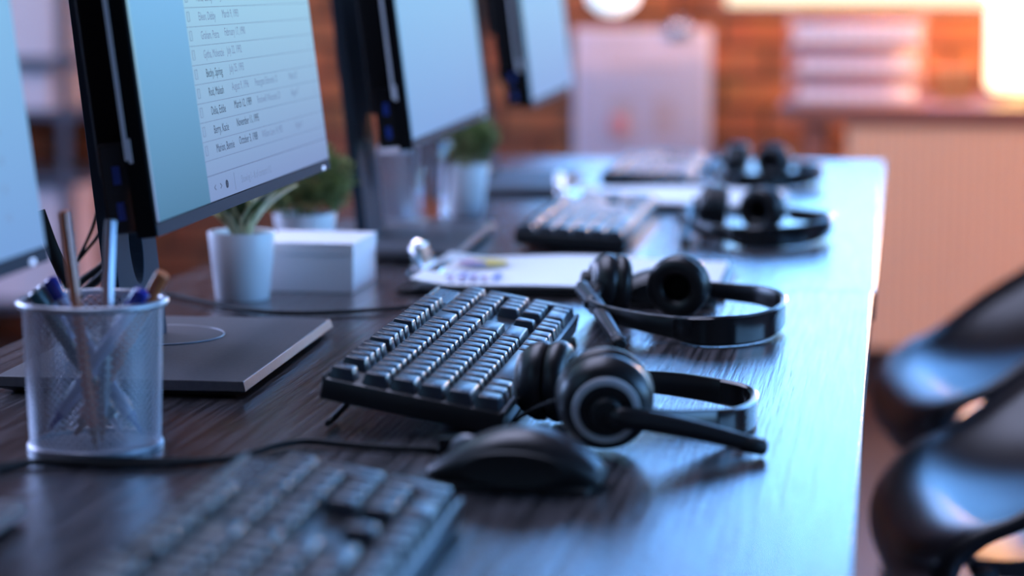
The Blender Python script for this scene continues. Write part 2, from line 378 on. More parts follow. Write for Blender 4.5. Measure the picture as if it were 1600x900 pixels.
# ------------------------------------------------------------------ monitors
ROWS = [('Marion, Bennie', 'October 3, 1988', 'William Lane 14, MD', 'August 1'), ('Berry, Kacie', 'November 11, 1995', '', ''),
        ('Delia, Eddie', 'March 12, 1989', 'Rockwell Wisconsin 23', 'August 7'), ('Rod, Maleah', 'August 9, 1996', 'Petergate Edmonds 12', 'March 27'),
        ('Becky, Spring', 'July 25, 1993', '', ''), ('Gytha, Mckenzie', 'July 22, 1992', '', ''), ('Graham, Petra', 'February 17, 1990', '', ''),
        ('Eileen, Debby', 'March 9, 1993', '', ''), ('Alma, Corey', 'June 4, 1991', '', ''), ('Hugo, Perrin', 'May 19, 1994', '', '')]
PW, PH, PT = .559, .330, .0135
def make_monitor(label, center_y, detail):
    t = empty('monitor', (-.553, center_y, DZ), (0, 0, R(92.5)))
    tag(t, label, 'monitor', 'computer monitors in a row on the desks')
    # stand: plate, disc, riser
    bm = NB(); frustum(bm, 0, 0, .285, .165, .312, .188, .0, .005); frustum(bm, 0, 0, .312, .188, .308, .184, .0055, .0125, bev=.0008)
    b = obj('stand_base', bm, M['grey_metal'], t)
    bm = NB(); lathe(bm, [(.051, .0126), (.0512, .0134), (.0492, .0138), (.0, .0138)], 64, T(.045, .025, 0), caps=False)
    obj('swivel_disc', bm, M['grey_metal'], b)
    bm = NB(); torus(bm, .0510, .0006, 72, 6, T(.045, .025, .0134)); obj('disc_rim', bm, M['silver'], b)
    rz = plate_with_hole('riser', rrect(-.055, .055, 0, .40, .004), [[(0.0+.018*math.cos(R(a)), .077+.030*math.sin(R(a))) for a in range(0, 360, 12)]], .010, M['bezel'], t)
    rz.location = (0.0, .028, .013); rz.rotation_euler = (R(90-6), 0, 0)
    for p in rz.data.polygons: p.use_smooth = False
    # head, tilted back
    P = Matrix.Rotation(R(-7), 4, 'X'); hd = T(0, -.067, .13)
    tilt = (R(-7), 0, 0)
    def part(name, bm, m, parent, sm=None):
        o = obj(name, bm, m, parent, smooth=sm)
        return o
    h = NB(); box(h, -PW/2, PW/2, 0, PT, 0, PH, .0012)
    panel = part('panel', h, M['housing'], t); panel.location = (0, -.067, .13); panel.rotation_euler = tilt
    h = NB(); box(h, -PW/2, PW/2, -.0009, .0004, 0, .0085, .0003); part('lower_bezel', h, M['bezel'], panel)
    h = NB(); box(h, -.2745, .2745, -.0016, -.0001, .0095, PH-.007)
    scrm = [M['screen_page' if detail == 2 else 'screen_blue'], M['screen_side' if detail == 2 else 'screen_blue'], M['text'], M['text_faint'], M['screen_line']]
    scr_bm = h
    def ink(b, mi):
        for f in b.faces: f.material_index = mi
        tmp = bpy.data.meshes.new('tmp'); b.to_mesh(tmp); b.free(); scr_bm.from_mesh(tmp); bpy.data.meshes.remove(tmp)
    h = NB(); box(h, -PW/2-.0006, -PW/2+.0004, PT-.0025, PT+.0005, .052, PH-.01); box(h, -PW/2-.0006, -PW/2+.0004, PT-.0045, PT-.002, .050, .066)
    part('edge_trim', h, M['trim'], panel)
    h = NB()
    frustum(h, 0, 0, .50, .28, .485, .25, 0, .032, bev=.003)
    bmesh.ops.transform(h, matrix=T(0, PT, .165) @ Matrix.Rotation(R(-90), 4, 'X'), verts=h.verts)
    part('back_housing', h, M['housing'], panel, 40)
    h = NB(); box(h, -PW/2+.004, -PW/2+.05, PT, PT+.020, .004, .064, .0015)
    u = part('port_block', h, M['black_gloss'], panel)
    h = NB()
    for z in (.019, .043): box(h, -PW/2+.0030, -PW/2+.0042, PT+.0065, PT+.0115, z-.0060, z+.0060)
    part('usb_port', h, M['usb'], u)
    h = NB(); box(h, -.035, .035, PT+.02, PT+.07, .10, .20, .004); part('mount', h, M['black_matt'], panel)
    h = NB(); box(h, .2455, .2525, -.0022, .0002, .001, .0045, .0008); part('power_light', h, M['led'], panel)
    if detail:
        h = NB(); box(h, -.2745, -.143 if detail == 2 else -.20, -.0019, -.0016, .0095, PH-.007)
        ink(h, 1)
    FX = Matrix.Translation((0, -.00175, 0)) @ Matrix.Rotation(R(90), 4, 'X')
    if detail == 2:
        a, bb, ln = NB(), NB(), NB()
        ia, ib = [], []
        for k, (n_, d_, ad, c4) in enumerate(ROWS):
            z = .0430+.01375*k
            (ia if k < 5 else ib).append((n_, -.1065, z, .0088 if k < 5 else .0088)); (ia if k < 3 else ib).append((d_, -.0375, z+.001, .0088))
            if ad: ib.append((ad, .037, z+.001, .0085)); ib.append((c4, .158, z+.001, .0085))
            if k in (0, 2, 4, 5): ib.append(('...', .250, z, .0085))
            box(ln, -.1425, .2745, -.00185, -.0017, z-.0045, z-.00415)
            for q0, q1, w0, w1 in ((-.1372, -.1312, 0, .0003), (-.1372, -.1312, .0067, .0070), (-.1372, -.1369, 0, .007), (-.1315, -.1312, 0, .007)):
                box(ln, q0, q1, -.0019, -.0017, z-.0005+w0, z-.0005+w1)
        ia += [('<', -.127, .0155, .009), ('>', -.110, .0155, .009)]
        ib += [('Showing 1 - 8 of contacts 112', -.047, .0155, .0082)]
        glyphs(a, ia, FX); glyphs(bb, ib, FX)
        torus(a, .0026, .0005, 24, 6, FX @ T(-.0905, .0185, 0)); box(a, -.0909, -.0901, -.0019, -.0017, .0165, .0205); box(a, -.0925, -.0885, -.0019, -.0017, .0182, .0188)
        box(ln, -.1425, .2745, -.0019, -.0017, .0275, .0282); box(ln, -.067, -.0667, -.0019, -.0017, .012, .025)
        ink(a, 2); ink(bb, 3); ink(ln, 4)
    if detail == 1:
        bb = NB(); ib = []
        for k in range(5): ib.append(('14', .215, .095-.0165*k, .008)); ib.append(('Open list', .06, .095-.0165*k, .008))
        glyphs(bb, ib, FX); ink(bb, 3)
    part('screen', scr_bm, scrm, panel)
    return t
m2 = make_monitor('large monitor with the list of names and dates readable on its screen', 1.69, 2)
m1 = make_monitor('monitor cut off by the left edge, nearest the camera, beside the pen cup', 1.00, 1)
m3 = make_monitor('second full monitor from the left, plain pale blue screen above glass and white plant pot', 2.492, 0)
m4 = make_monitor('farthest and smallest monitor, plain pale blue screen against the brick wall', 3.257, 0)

# ------------------------------------------------------------------ keyboards
U = .01905
def make_keyboard():
    t = empty('keyboard', (0, 0, 0))
    bm = NB(); box(bm, -.2235, .2235, 0, .1235, -.0010, .0140, .002); box(bm, -.2235, .2235, .0, .0030, .011, .0158, .0010); box(bm, -.2235, .2235, .1215, .1235, .011, .0158, .0008)
    case = obj('case', bm, M['black'], t, smooth=35)
    for x in (-.196, .196):
        bm = NB(); tube(bm, [(x, .103, .002), (x, .1175, -.0195)], .0022, 8); tube(bm, [(x-.014, .117, -.0190), (x+.014, .117, -.0190)], .0022, 8); obj('folding_foot', bm, M['black_matt'], t)
    bm = NB(); box(bm, .148, .217, .1030, .1200, .0140, .0148, .0003); obj('indicator_plate', bm, M['plate'], t)
    bm = NB()
    for k in range(3): lathe(bm, [(.0012, 0), (.0012, .0006), (0, .0008)], 12, T(.162+.021*k, .1115, .0147), caps=False)
    obj('indicator_light', bm, M['legend'], t)
    x0 = -.2194; y0 = .0034; UX, UY = .0195, .0190
    rows_y = [0, 1, 2, 3, 4, 5.20]
    leg = []
    def key(x, r, w=1.0, h=1.0, s=''):
        cx = x0+(x+w/2)*UX; cy = y0+(rows_y[r]+h/2)*UY
        bm = NB()
        frustum(bm, 0, 0, w*UX-.0010, h*UY-.0010, w*UX-.0052, h*UY-.0052, 0, .0078, dy=.0006, bev=.0011)
        if s:
            q = NB(); glyphs(q, [(s, -(w*U-.006)/2+.0008, -.0004 if len(s) < 3 else .0006, .0066 if len(s) == 1 else .0038)], T(0, 0, .00788))
            for f in q.faces: f.material_index = 1
            tmp = bpy.data.meshes.new('tmp'); q.to_mesh(tmp); q.free(); bm.from_mesh(tmp); bpy.data.meshes.remove(tmp)
        o = obj('key', bm, [M['key'], M['legend']], t, loc=(cx, cy, .0141), smooth=38)
    def row(r, x, items):
        for it in items:
            if isinstance(it, (int, float)): x += it; continue
            s, w = it; key(x, r, w, 1, s); x += w
    row(5, 0, [('Esc', 1), 1, ('F1', 1), ('F2', 1), ('F3', 1), ('F4', 1), .5, ('F5', 1), ('F6', 1), ('F7', 1), ('F8', 1), .5, ('F9', 1), ('F10', 1), ('F11', 1), ('F12', 1), .25, ('PrtSc', 1), ('ScrLk', 1), ('Pause', 1)])
    row(4, 0, [(c, 1) for c in '`1234567890-='] + [('<-', 2), .25, ('Ins', 1), ('Home', 1), ('PgUp', 1), .25, ('Num', 1), ('/', 1), ('*', 1), ('-', 1)])
    row(3, 0, [('Tab', 1.5)] + [(c, 1) for c in 'QWERTYUIOP[]'] + [('\\', 1.5), .25, ('Del', 1), ('End', 1), ('PgDn', 1), .25, ('7', 1), ('8', 1), ('9', 1)])
    row(2, 0, [('Caps', 1.75)] + [(c, 1) for c in "ASDFGHJKL;'"] + [('Enter', 2.25), 3.5, ('4', 1), ('5', 1), ('6', 1)])
    row(1, 0, [('Shift', 2.25)] + [(c, 1) for c in 'ZXCVBNM,./'] + [('Shift', 2.75), 1.25, ('^', 1), 1.25, ('1', 1), ('2', 1), ('3', 1)])
    row(0, 0, [('Ctrl', 1.25), ('Win', 1.25), ('Alt', 1.25), ('', 6.25), ('Alt', 1.25), ('Win', 1.25), ('Menu', 1.25), ('Ctrl', 1.25), .25, ('<', 1), ('v', 1), ('>', 1), .25, ('0', 2), ('.', 1)])
    key(21.5, 2, 1, 2, '+'); key(21.5, 0, 1, 2, 'Ent')
    return t
kb = make_keyboard()
TILT = 10.3
def put_kb(o, x, y, yaw, label):
    o.location = (x, y, DZ+.0022); o.rotation_euler = (R(TILT), 0, R(90+yaw)); tag(o, label, 'keyboard', 'black keyboards in a row on the desks')
kbs = [kb, copy_tree(kb), copy_tree(kb), copy_tree(kb)]
put_kb(kbs[0], -.254, 1.652, 1.6, 'black keyboard in sharp focus between the two nearest headsets and the large monitor')
put_kb(kbs[1], -.224, .957, 1.0, 'blurred black keyboard nearest the camera, at the bottom edge of the picture')
put_kb(kbs[2], -.292, 2.682, 1.0, 'blurred black keyboard behind the nearer clipboard, third in the row')
put_kb(kbs[3], -.292, 3.43, 1.0, 'farthest keyboard, bright with blue light, at the far end of the desk')

for q in kbs[2:]:                          # the two far ones stand with their feet folded in
    q.rotation_euler.x = R(3)
    for c in q.children:
        if c.name.startswith('folding_foot'):
            m = T(0, .103, .002) @ Matrix.Rotation(R(-117), 4, 'X') @ T(0, -.103, -.002)
            c.location = m.to_translation(); c.rotation_euler = m.to_euler()

def cable(name, pts, r, parent=None, m='cable', sub=8):
    bm = NB(); tube(bm, smooth_path(pts, sub), r, 8)
    o = obj(name, bm, M[m])
    if parent is not None:
        bpy.context.view_layer.update()
        o.parent = parent; o.matrix_parent_inverse = parent.matrix_world.inverted()
    return o
def on(lst, z=.0030): return [tuple(at(x, y, z)) for x, y in lst]
cable('cable', on([(662, 478), (620, 482), (560, 486), (500, 489), (440, 489), (390, 485), (330, 474), (280, 463), (240, 455), (215, 440)]), .0021, kbs[0])
cable('cable', on([(372, 716), (350, 718), (300, 722), (240, 726), (180, 727), (120, 724), (60, 722), (0, 728), (-60, 735)]), .0022, kbs[1])

# ------------------------------------------------------------------ mice
def make_mouse():
    t = empty('mouse')
    L, Wd, Hh = .104, .062, .0315
    nu, nv = 40, 22
    def hgt(s): return Hh*(math.sin(math.pi*(.045+.90*s**1.12)))**.72
    def wid(s): return Wd/2*(math.sin(math.pi*(s*.94+.03)))**.30*(0.90+.12*abs(2*s-1)**2)
    bm = NB(); grid = []
    for i in range(nu+1):
        s = i/nu; x = (s-.5)*L; row_ = []
        h = max(.006, hgt(s)); w = wid(s)
        for j in range(nv+1):
            a = math.pi*j/nv
            cy, sz = math.cos(a), math.sin(a)
            row_.append(bm.verts.new((x, w*(abs(cy)**.7)*(1 if cy >= 0 else -1)*(.84+.16*min(1, abs(sz)*2.6)), .0035+h*abs(sz)**.75)))
        grid.append(row_)
    for i in range(nu):
        for j in range(nv):
            f = bm.faces.new((grid[i][j], grid[i+1][j], grid[i+1][j+1], grid[i][j+1]))
            side = j < 5 or j >= nv-5
            f.material_index = 1 if side else 0
    bm.faces.new([g[0] for g in grid] + [g[-1] for g in reversed(grid)]).material_index = 1
    bm.faces.new(grid[0]).material_index = 1; bm.faces.new(grid[-1]).material_index = 1
    obj('body', bm, [M['black'], M['black_matt']], t, smooth=50)
    bm = NB(); box(bm, -.047, .047, -.026, .026, 0, .004, .0015); obj('foot_plate', bm, M['black_matt'], t)
    bm = NB(); torus(bm, .0085, .0035, 28, 10, T(-.030, 0, .0165) @ Matrix.Rotation(R(90), 4, 'X')); obj('scroll_wheel', bm, M['silver'], t)
    bm = NB(); box(bm, -.048, -.014, -.0006, .0006, .010, .026, .0002); obj('button_gap', bm, M['black_gloss'], t)
    for s in (-1, 1):
        bm = NB(); lathe(bm, [(.0, .0), (.014, .0006), (.020, .0016), (.022, 0)], 32, T(.004, s*.0300, .015) @ Matrix.Rotation(R(-90*s), 4, 'X') @ Matrix.Diagonal((1.5, .5, 1, 1)), caps=False)
        obj('side_grip', bm, M['black_matt'], t, smooth=40)
    return t
ms = make_mouse(); ms2 = copy_tree(ms)
ms.location = (-.2155, 1.298, DZ+.0002); ms.rotation_euler = (0, 0, R(-3)); tag(ms, 'black mouse in front of the nearest headset', 'mouse', 'black mice')
ms2.location = (-.208, 2.066, DZ+.0002); ms2.rotation_euler = (0, 0, R(4)); tag(ms2, 'black mouse half hidden behind the ear cups of the in-focus headset', 'mouse', 'black mice')
cable('cable', [tuple(at(712, 704, .014))] + on([(690, 703), (650, 702), (600, 700), (540, 695), (480, 690), (430, 697), (395, 708), (350, 717)]) + on([(320, 719), (240, 720), (170, 719), (110, 719), (55, 722), (0, 733), (-70, 745)]), .0021, ms)

# ------------------------------------------------------------------ headsets
def make_headset(cups, band, arm_from, boom, cord=None, scales=(1, 1)):
    """cups: (centre, outward axis); band: (x, y, z bottom, height) along the arc; boom: start, end"""
    t = empty('headset')
    CM = Matrix
    # band
    pts = smooth_path(band, 8); n = len(pts)
    def strip(name, i0, i1, grow, m, parent, zt=1.0, z_off=0.0, off=0.0):
        bm = NB(); rings = []
        for i in range(i0, i1+1):
            x, y, zb, h = pts[i]
            a = pts[max(i-1, 0)]; b = pts[min(i+1, n-1)]
            tx, ty = b[0]-a[0], b[1]-a[1]; L = math.hypot(tx, ty) or 1; nx, ny = -ty/L, tx/L
            th = .0017+grow; hh = h*zt+2*grow
            zc = zb+h/2+z_off
            sec = [(-th, -hh/2+.0012), (-th*.4, -hh/2), (th*.4, -hh/2), (th, -hh/2+.0012), (th, hh/2-.0012), (th*.4, hh/2), (-th*.4, hh/2), (-th, hh/2-.0012)]
            rings.append([bm.verts.new((x+nx*(u+off), y+ny*(u+off), zc+v)) for u, v in sec])
        for a, b in zip(rings, rings[1:]):
            for k in range(8): bm.faces.new((a[k], a[(k+1) % 8], b[(k+1) % 8], b[k]))
        bm.faces.new(rings[0]); bm.faces.new(rings[-1][::-1])
        return obj(name, bm, m, parent, smooth=50)
    hb = strip('headband', 0, n-1, 0, M['black'], t)
    i0, i1 = int(n*arm_from[0]), int(n*arm_from[1])
    strip('band_cover', i0, i1, .0009, M['black_gloss'], hb, .86)
    for ci, (c, ax) in enumerate(cups):
        m = axis_m(c, ax) @ Matrix.Scale(scales[ci], 4)
        bm = NB()
        lathe(bm, [(0, .0135), (.0165, .0135), (.0172, .0125), (.0205, .0118), (.0240, .0080), (.0268, .0020), (.0272, -.0030), (.0255, -.0060), (0, -.0060)], 48, m, caps=False)
        cup = obj('ear_cup', bm, M['black'], t, smooth=40)
        bm = NB(); lathe(bm, [(.0148, .0128), (.0152, .0146), (.0186, .0143), (.0190, .0120)], 48, m, caps=False); obj('ring', bm, M['ring'], cup, smooth=60)
        bm = NB(); torus(bm, .0195, .0083, 48, 16, m @ T(0, 0, -.0130), sz=1.0); obj('cushion', bm, M['leather'], cup)
        bm = NB(); lathe(bm, [(0, -.0090), (.019, -.0090), (.019, -.0070), (0, -.0070)], 32, m, caps=False); obj('speaker_cloth', bm, M['foam'], cup)
        end = pts[0] if ci == 0 else pts[-1]
        e = Vector((end[0], end[1], end[2]+end[3]/2)); a = Vector(ax).normalized(); c0 = Vector(c)+a*.010
        d = (e-c0); side = (d - a*d.dot(a)); side = side.normalized() if side.length > 1e-4 else Vector((0, 0, 1))
        bm = NB(); tube(bm, [tuple(p) for p in (c0, c0+side*.016+a*.002, c0+side*.0275+a*.001, e)] if (e-c0).length > .03 else [tuple(c0), tuple((c0+e)/2+a*.002), tuple(e)], .0052, 10, flat=.75)
        obj('yoke', bm, M['black'], t)
    b0, b1 = Vector(boom[0]), Vector(boom[1]); a = Vector(cups[0][1]).normalized()
    bm = NB(); lathe(bm, [(0, .0225), (.0085, .0220), (.0100, .0200), (.0100, .0130), (0, .0130)], 32, axis_m(cups[0][0], a), caps=False)
    piv = obj('boom_pivot', bm, M['black_matt'], t, smooth=40)
    bm = NB(); N = 12; pp = []; rr = []
    for i in range(N+1):
        s = i/N; p = b0.lerp(b1, s); pp.append((p.x, p.y, p.z+.004*math.sin(math.pi*s)*0.5)); rr.append(.0084*(1-s)+.0056*s if s > .02 else .004)
    tube(bm, pp, .006, 12, rad=rr, flat=.92); bo = obj('microphone_boom', bm, M['black'], t)
    d = (b1-b0).normalized()
    bm = NB(); tube(bm, [tuple(b1-d*.012), tuple(b1-d*.011), tuple(b1+d*.003), tuple(b1+d*.005)], .006, 12, rad=[.0050, .0063, .0060, .0038], flat=.92); obj('microphone_tip', bm, M['black_matt'], bo)
    if cord:
        bm = NB(); tube(bm, smooth_path(cord, 8), .0014, 8); obj('cable', bm, M['cable'], t)
    return t
def rel(p, o): return (p[0]-o[0], p[1]-o[1], p[2]-o[2])

# in-focus headset
O2 = (-.165, 1.935, DZ)
def B(x, y, zb, h): p = at(x, y, zb); return (p.x-O2[0], p.y-O2[1], zb, h)
c_l = Vector((-.2510, 1.997, DZ+.0280)); c_r = Vector((-.1830, 2.000, DZ+.0290))
band2 = [B(921, 488, .018, .012), B(938, 498, .014, .013), (B(961, 507, .010, .0145)), B(1009, 519, .007, .016), B(1050, 529, .003, .019), B(1085, 539, .0008, .0235), B(1130, 541, .0005, .0250), B(1175, 536, .0008, .0245), B(1208, 525, .002, .0240), B(1224, 507, .005, .022), B(1218, 490, .008, .020), B(1190, 478, .010, .018), B(1155, 472, .011, .0165), B(1122, 468, .012, .016), B(1108, 466, .013, .015)]
hs2 = make_headset([(rel(c_l, O2), (-1, -.28, .10)), (rel(c_r, O2), (.18, 1, .10))], band2, (.30, .72),
                   (rel(c_l+Vector((-.0195, -.020, .001)), O2), rel(at(968, 536, .006), O2)))
hs2.location = O2
tag(hs2, 'in-focus black headset with its round ear cushion turned to the camera', 'headset', 'black headsets in a row on the desks')

# nearest headset
O1 = (-.140, 1.44, DZ)
def B(x, y, zb, h): p = at(x, y, zb); return (p.x-O1[0], p.y-O1[1], zb, h)
c_n = Vector((-.1750, 1.395, DZ+.0325)); c_f = Vector((-.2310, 1.490, DZ+.0285))
band1 = [B(1010, 668, .018, .013), B(1050, 677, .013, .015), B(1100, 683, .007, .018), B(1145, 682, .003, .019), B(1171, 672, .001, .0195), B(1178, 656, .0012, .0195), B(1165, 643, .003, .019), B(1120, 631, .006, .018), B(1060, 620, .010, .017), B(1000, 612, .014, .015), B(940, 606, .018, .013), B(900, 604, .020, .012)]
hs1 = make_headset([(rel(c_n, O1), (.16, -1, -.16)), (rel(c_f, O1), (-1, .10, .0))], band1, (.22, .62),
                   (rel(c_n+Vector((.004, -.0200, -.004)), O1), rel(at(1186, 698, .0065), O1)),
                   [rel(c_n+Vector((-.024, -.006, .004)), O1), rel(at(850, 632, .022), O1), rel(at(815, 650, .010), O1), rel(at(795, 664, .0020), O1), rel(at(760, 660, .0016), O1), rel(at(735, 672, .0016), O1)], (1.14, 1.0))
hs1.location = O1
tag(hs1, 'nearest black headset, silver ring and microphone arm pointing right', 'headset', 'black headsets in a row on the desks')

hs3 = copy_tree(hs2); hs3.location = (-.146, 2.635, DZ); hs3.rotation_euler = (0, 0, R(-14))
tag(hs3, 'blurred black headset behind the in-focus one, beside the farther clipboard', 'headset', 'black headsets in a row on the desks')
hs4 = copy_tree(hs2); hs4.location = (-.180, 3.36, DZ); hs4.rotation_euler = (0, 0, R(-22))
tag(hs4, 'farthest blurred headset, at the far end of the desk in front of the brick wall', 'headset', 'black headsets in a row on the desks')

# ------------------------------------------------------------------ mesh pen cups
def make_cup(h, rb, rt, nc=120):
    t = empty('pen_cup')
    bm = NB(); pitch = 2*math.pi*(rb+rt)/2/nc; nr = int(h/pitch)
    def P(i, j):
        z = .004+(h-.006)*j/nr; r = rb+(rt-rb)*z/h; a = 2*math.pi*i/nc
        return Vector((r*math.cos(a), r*math.sin(a), z))
    for j in range(0, nr-1):
        for i in range(nc):
            if (i+j) % 2: continue
            c = P(i, j+1) if j+1 <= nr else P(i, j); o4 = [P(i-1, j+1), P(i, j), P(i+1, j+1), P(i, j+2)]
            cc = (o4[0]+o4[1]+o4[2]+o4[3])/4
            ov = [bm.verts.new(p) for p in o4]; iv = [bm.verts.new(cc+(p-cc)*.70) for p in o4]
            for k in range(4): bm.faces.new((ov[k], ov[(k+1) % 4], iv[(k+1) % 4], iv[k]))
    bmesh.ops.remove_doubles(bm, verts=bm.verts, dist=1e-5)
    o = obj('wire_mesh', bm, M['chrome_wire'], t)
    s = o.modifiers.new('wire_thickness', 'SOLIDIFY'); s.thickness = .00035
    bm = NB(); torus(bm, rt+.0012, .0024, 72, 12, T(0, 0, h-.002)); obj('rim', bm, M['chrome_wire'], t)
    bm = NB(); lathe(bm, [(rb+.0012, 0), (rb+.0018, .0012), (rb+.0016, .0034), (rb+.0004, .0042), (rb-.0004, .0038), (rb-.0006, .0015), (0, .0015), (0, 0)], 72, caps=False); obj('base', bm, M['chrome_wire'], t, smooth=40)
    return t
cupc = at(150, 697, 0)
pc = make_cup(.096, .0415, .0445, 100); pc.location = cupc
tag(pc, 'silver wire mesh cup full of pens beside the nearest monitor', 'pen cup', 'wire mesh pen cups')
pc2 = make_cup(.092, .0270, .0300, 90); pc2.location = at(614, 348, 0)
tag(pc2, 'blurred wire mesh cup under the second full monitor, left of the glass', 'pen cup', 'wire mesh pen cups')

def pencil(name, label, cat, top, bot, r, m, tip=None, cap=None, hexa=False, tipm='red_wood', clip=None):
    """top, bot: offsets from the cup's foot"""
    a, b = Vector(bot)+cupc, Vector(top)+cupc; d = (b-a); L = d.length
    t = empty(name, a); t.rotation_euler = d.to_track_quat('Z', 'Y').to_euler()
    k = 6 if hexa else 20
    bm = NB(); lathe(bm, [(r*.97, .016), (r, .017), (r, L-.001), (r*.85, L), (0, L)], k, caps=False)
    obj('barrel', bm, M[m], t, smooth=30)
    bm = NB(); lathe(bm, [(0, 0), (.0008, .001), (r*.97, .016), (0, .016)], k, caps=False); obj('tip', bm, M[tipm], t, smooth=30)
    if cap:
        bm = NB(); lathe(bm, [(r+.0004, L-.014), (r+.0010, L-.013), (r+.0010, L), (r*.7, L+.0015), (0, L+.0015)], 20, caps=False); obj('cap', bm, M[cap], t, smooth=40)
    if clip:
        bm = NB(); box(bm, -.0012, .0012, r+.001, r+.0022, L-.036, L-.004, .0004); obj('clip', bm, M[clip], t)
    return tag(t, label, cat, 'pens and pencils in the nearest mesh cup')
def off(x, y, dy):                          # offset from the cup foot of a point seen at (x, y), dy behind the cup's centre
    p = deep(x, y, cupc.y+dy); return (p.x-cupc.x, p.y-cupc.y, p.z-cupc.z)
pencil('pencil', 'tall brown pencil standing on the left in the mesh cup', 'pencil', off(100, 330, -.024), off(150, 703, -.016), .0038, 'pencil_brown', hexa=True)
pencil('pencil', 'tall silver grey pencil standing at the middle of the mesh cup', 'pencil', off(173, 343, .012), off(160, 690, -.008), .0042, 'pencil_grey', hexa=True)
pencil('pencil', 'short thick brown pencil leaning right over the rim of the mesh cup', 'pencil', off(255, 427, -.004), off(118, 680, .012), .0046, 'pencil_brown')
pencil('pen', 'blue pen leaning left in the mesh cup, next to the tall brown pencil', 'pen', off(78, 438, .012), off(222, 680, .008), .0040, 'pen_clear', cap='pen_blue', tipm='pen_blue')
pencil('pen', 'clear barrelled blue pen leaning right in the mesh cup', 'pen', off(222, 456, -.018), off(78, 672, -.010), .0044, 'pen_clear', cap='pen_blue', tipm='pen_blue')
pencil('pen', 'dark teal pen leaning far left over the rim of the mesh cup', 'pen', off(54, 457, .002), off(196, 682, .016), .0040, 'pen_teal', cap='pen_teal', tipm='steel')
pencil('pen', 'pale glossy pen end just above the left rim of the mesh cup', 'pen', off(66, 447, .016), off(186, 676, .026), .0034, 'pen_clear', cap='silver', tipm='steel')

# ------------------------------------------------------------------ plants, box, glass
def pot(bm, h, rb, rt, wall=.003, n=48):
    lathe(bm, [(0, 0), (rb, 0), (rb+.0008, .001), (rt, h-.001), (rt-.0006, h), (rt-wall, h-.0005), (rt-wall-.001, h-.010), (0, h-.010)], n, caps=False)
def snake_plant(label, loc, h, rb, rt, leaves, group):
    t = empty('potted_plant', loc); tag(t, label, 'plant', group)
    bm = NB(); pot(bm, h, rb, rt); obj('pot', bm, M['white'], t, smooth=40)
    bm = NB(); lathe(bm, [(rt-.005, h-.0102), (rt-.005, h-.007), (0, h-.005)], 32, caps=False); obj('soil', bm, M['soil'], t, smooth=60)
    bm = NB()
    for az, lean, L, w in leaves:
        rows_ = []
        N = 12
        for i in range(N+1):
            s = i/N; ww = w*(math.sin(math.pi*(s*.86+.14)))**.7*(1 if s < .98 else .15)
            out = .004+lean*L*s**1.7; z = h-.010+L*s*(1-.25*lean*s)
            ctr = Vector((math.cos(az)*out, math.sin(az)*out, z)); sd = Vector((-math.sin(az), math.cos(az), 0)); nr_ = Vector((math.cos(az), math.sin(az), 0))
            rows_.append([bm.verts.new(ctr+sd*(u*ww*1.3)+nr_*(-(1-abs(u))*.0035+k)) for k in (0, .0012) for u in (-1, -.60, 0, .60, 1)])
        for a, b in zip(rows_, rows_[1:]):
            for k0 in (0, 5):
                for q in range(4):
                    f = bm.faces.new((a[k0+q], a[k0+q+1], b[k0+q+1], b[k0+q])); f.material_index = 1 if q in (0, 3) else 0; f.smooth = True
            for q0, q1 in ((0, 5), (4, 9)):
                bm.faces.new((a[q0], a[q1], b[q1], b[q0])).material_index = 1
    obj('leaves', bm, [M['leaf_dark'], M['leaf_edge']], t)
    return t
lv = [(R(-12), .80, .070, .0080), (R(172), 1.10, .066, .0080), (R(95), .25, .085, .008), (R(165), .62, .078, .008), (R(0), .62, .084, .008), (R(-75), .45, .066, .0075), (R(250), .60, .060, .0065), (R(30), .35, .092, .008), (R(190), .35, .08, .008), (R(-40), .8, .07, .0075), (R(222), .85, .068, .0075)]
p0 = at(379, 466, 0)
snake_plant('small snake plant with striped leaves in a round white pot beside the white box', p0, .0640, .0245, .0318, lv, 'small potted plants')
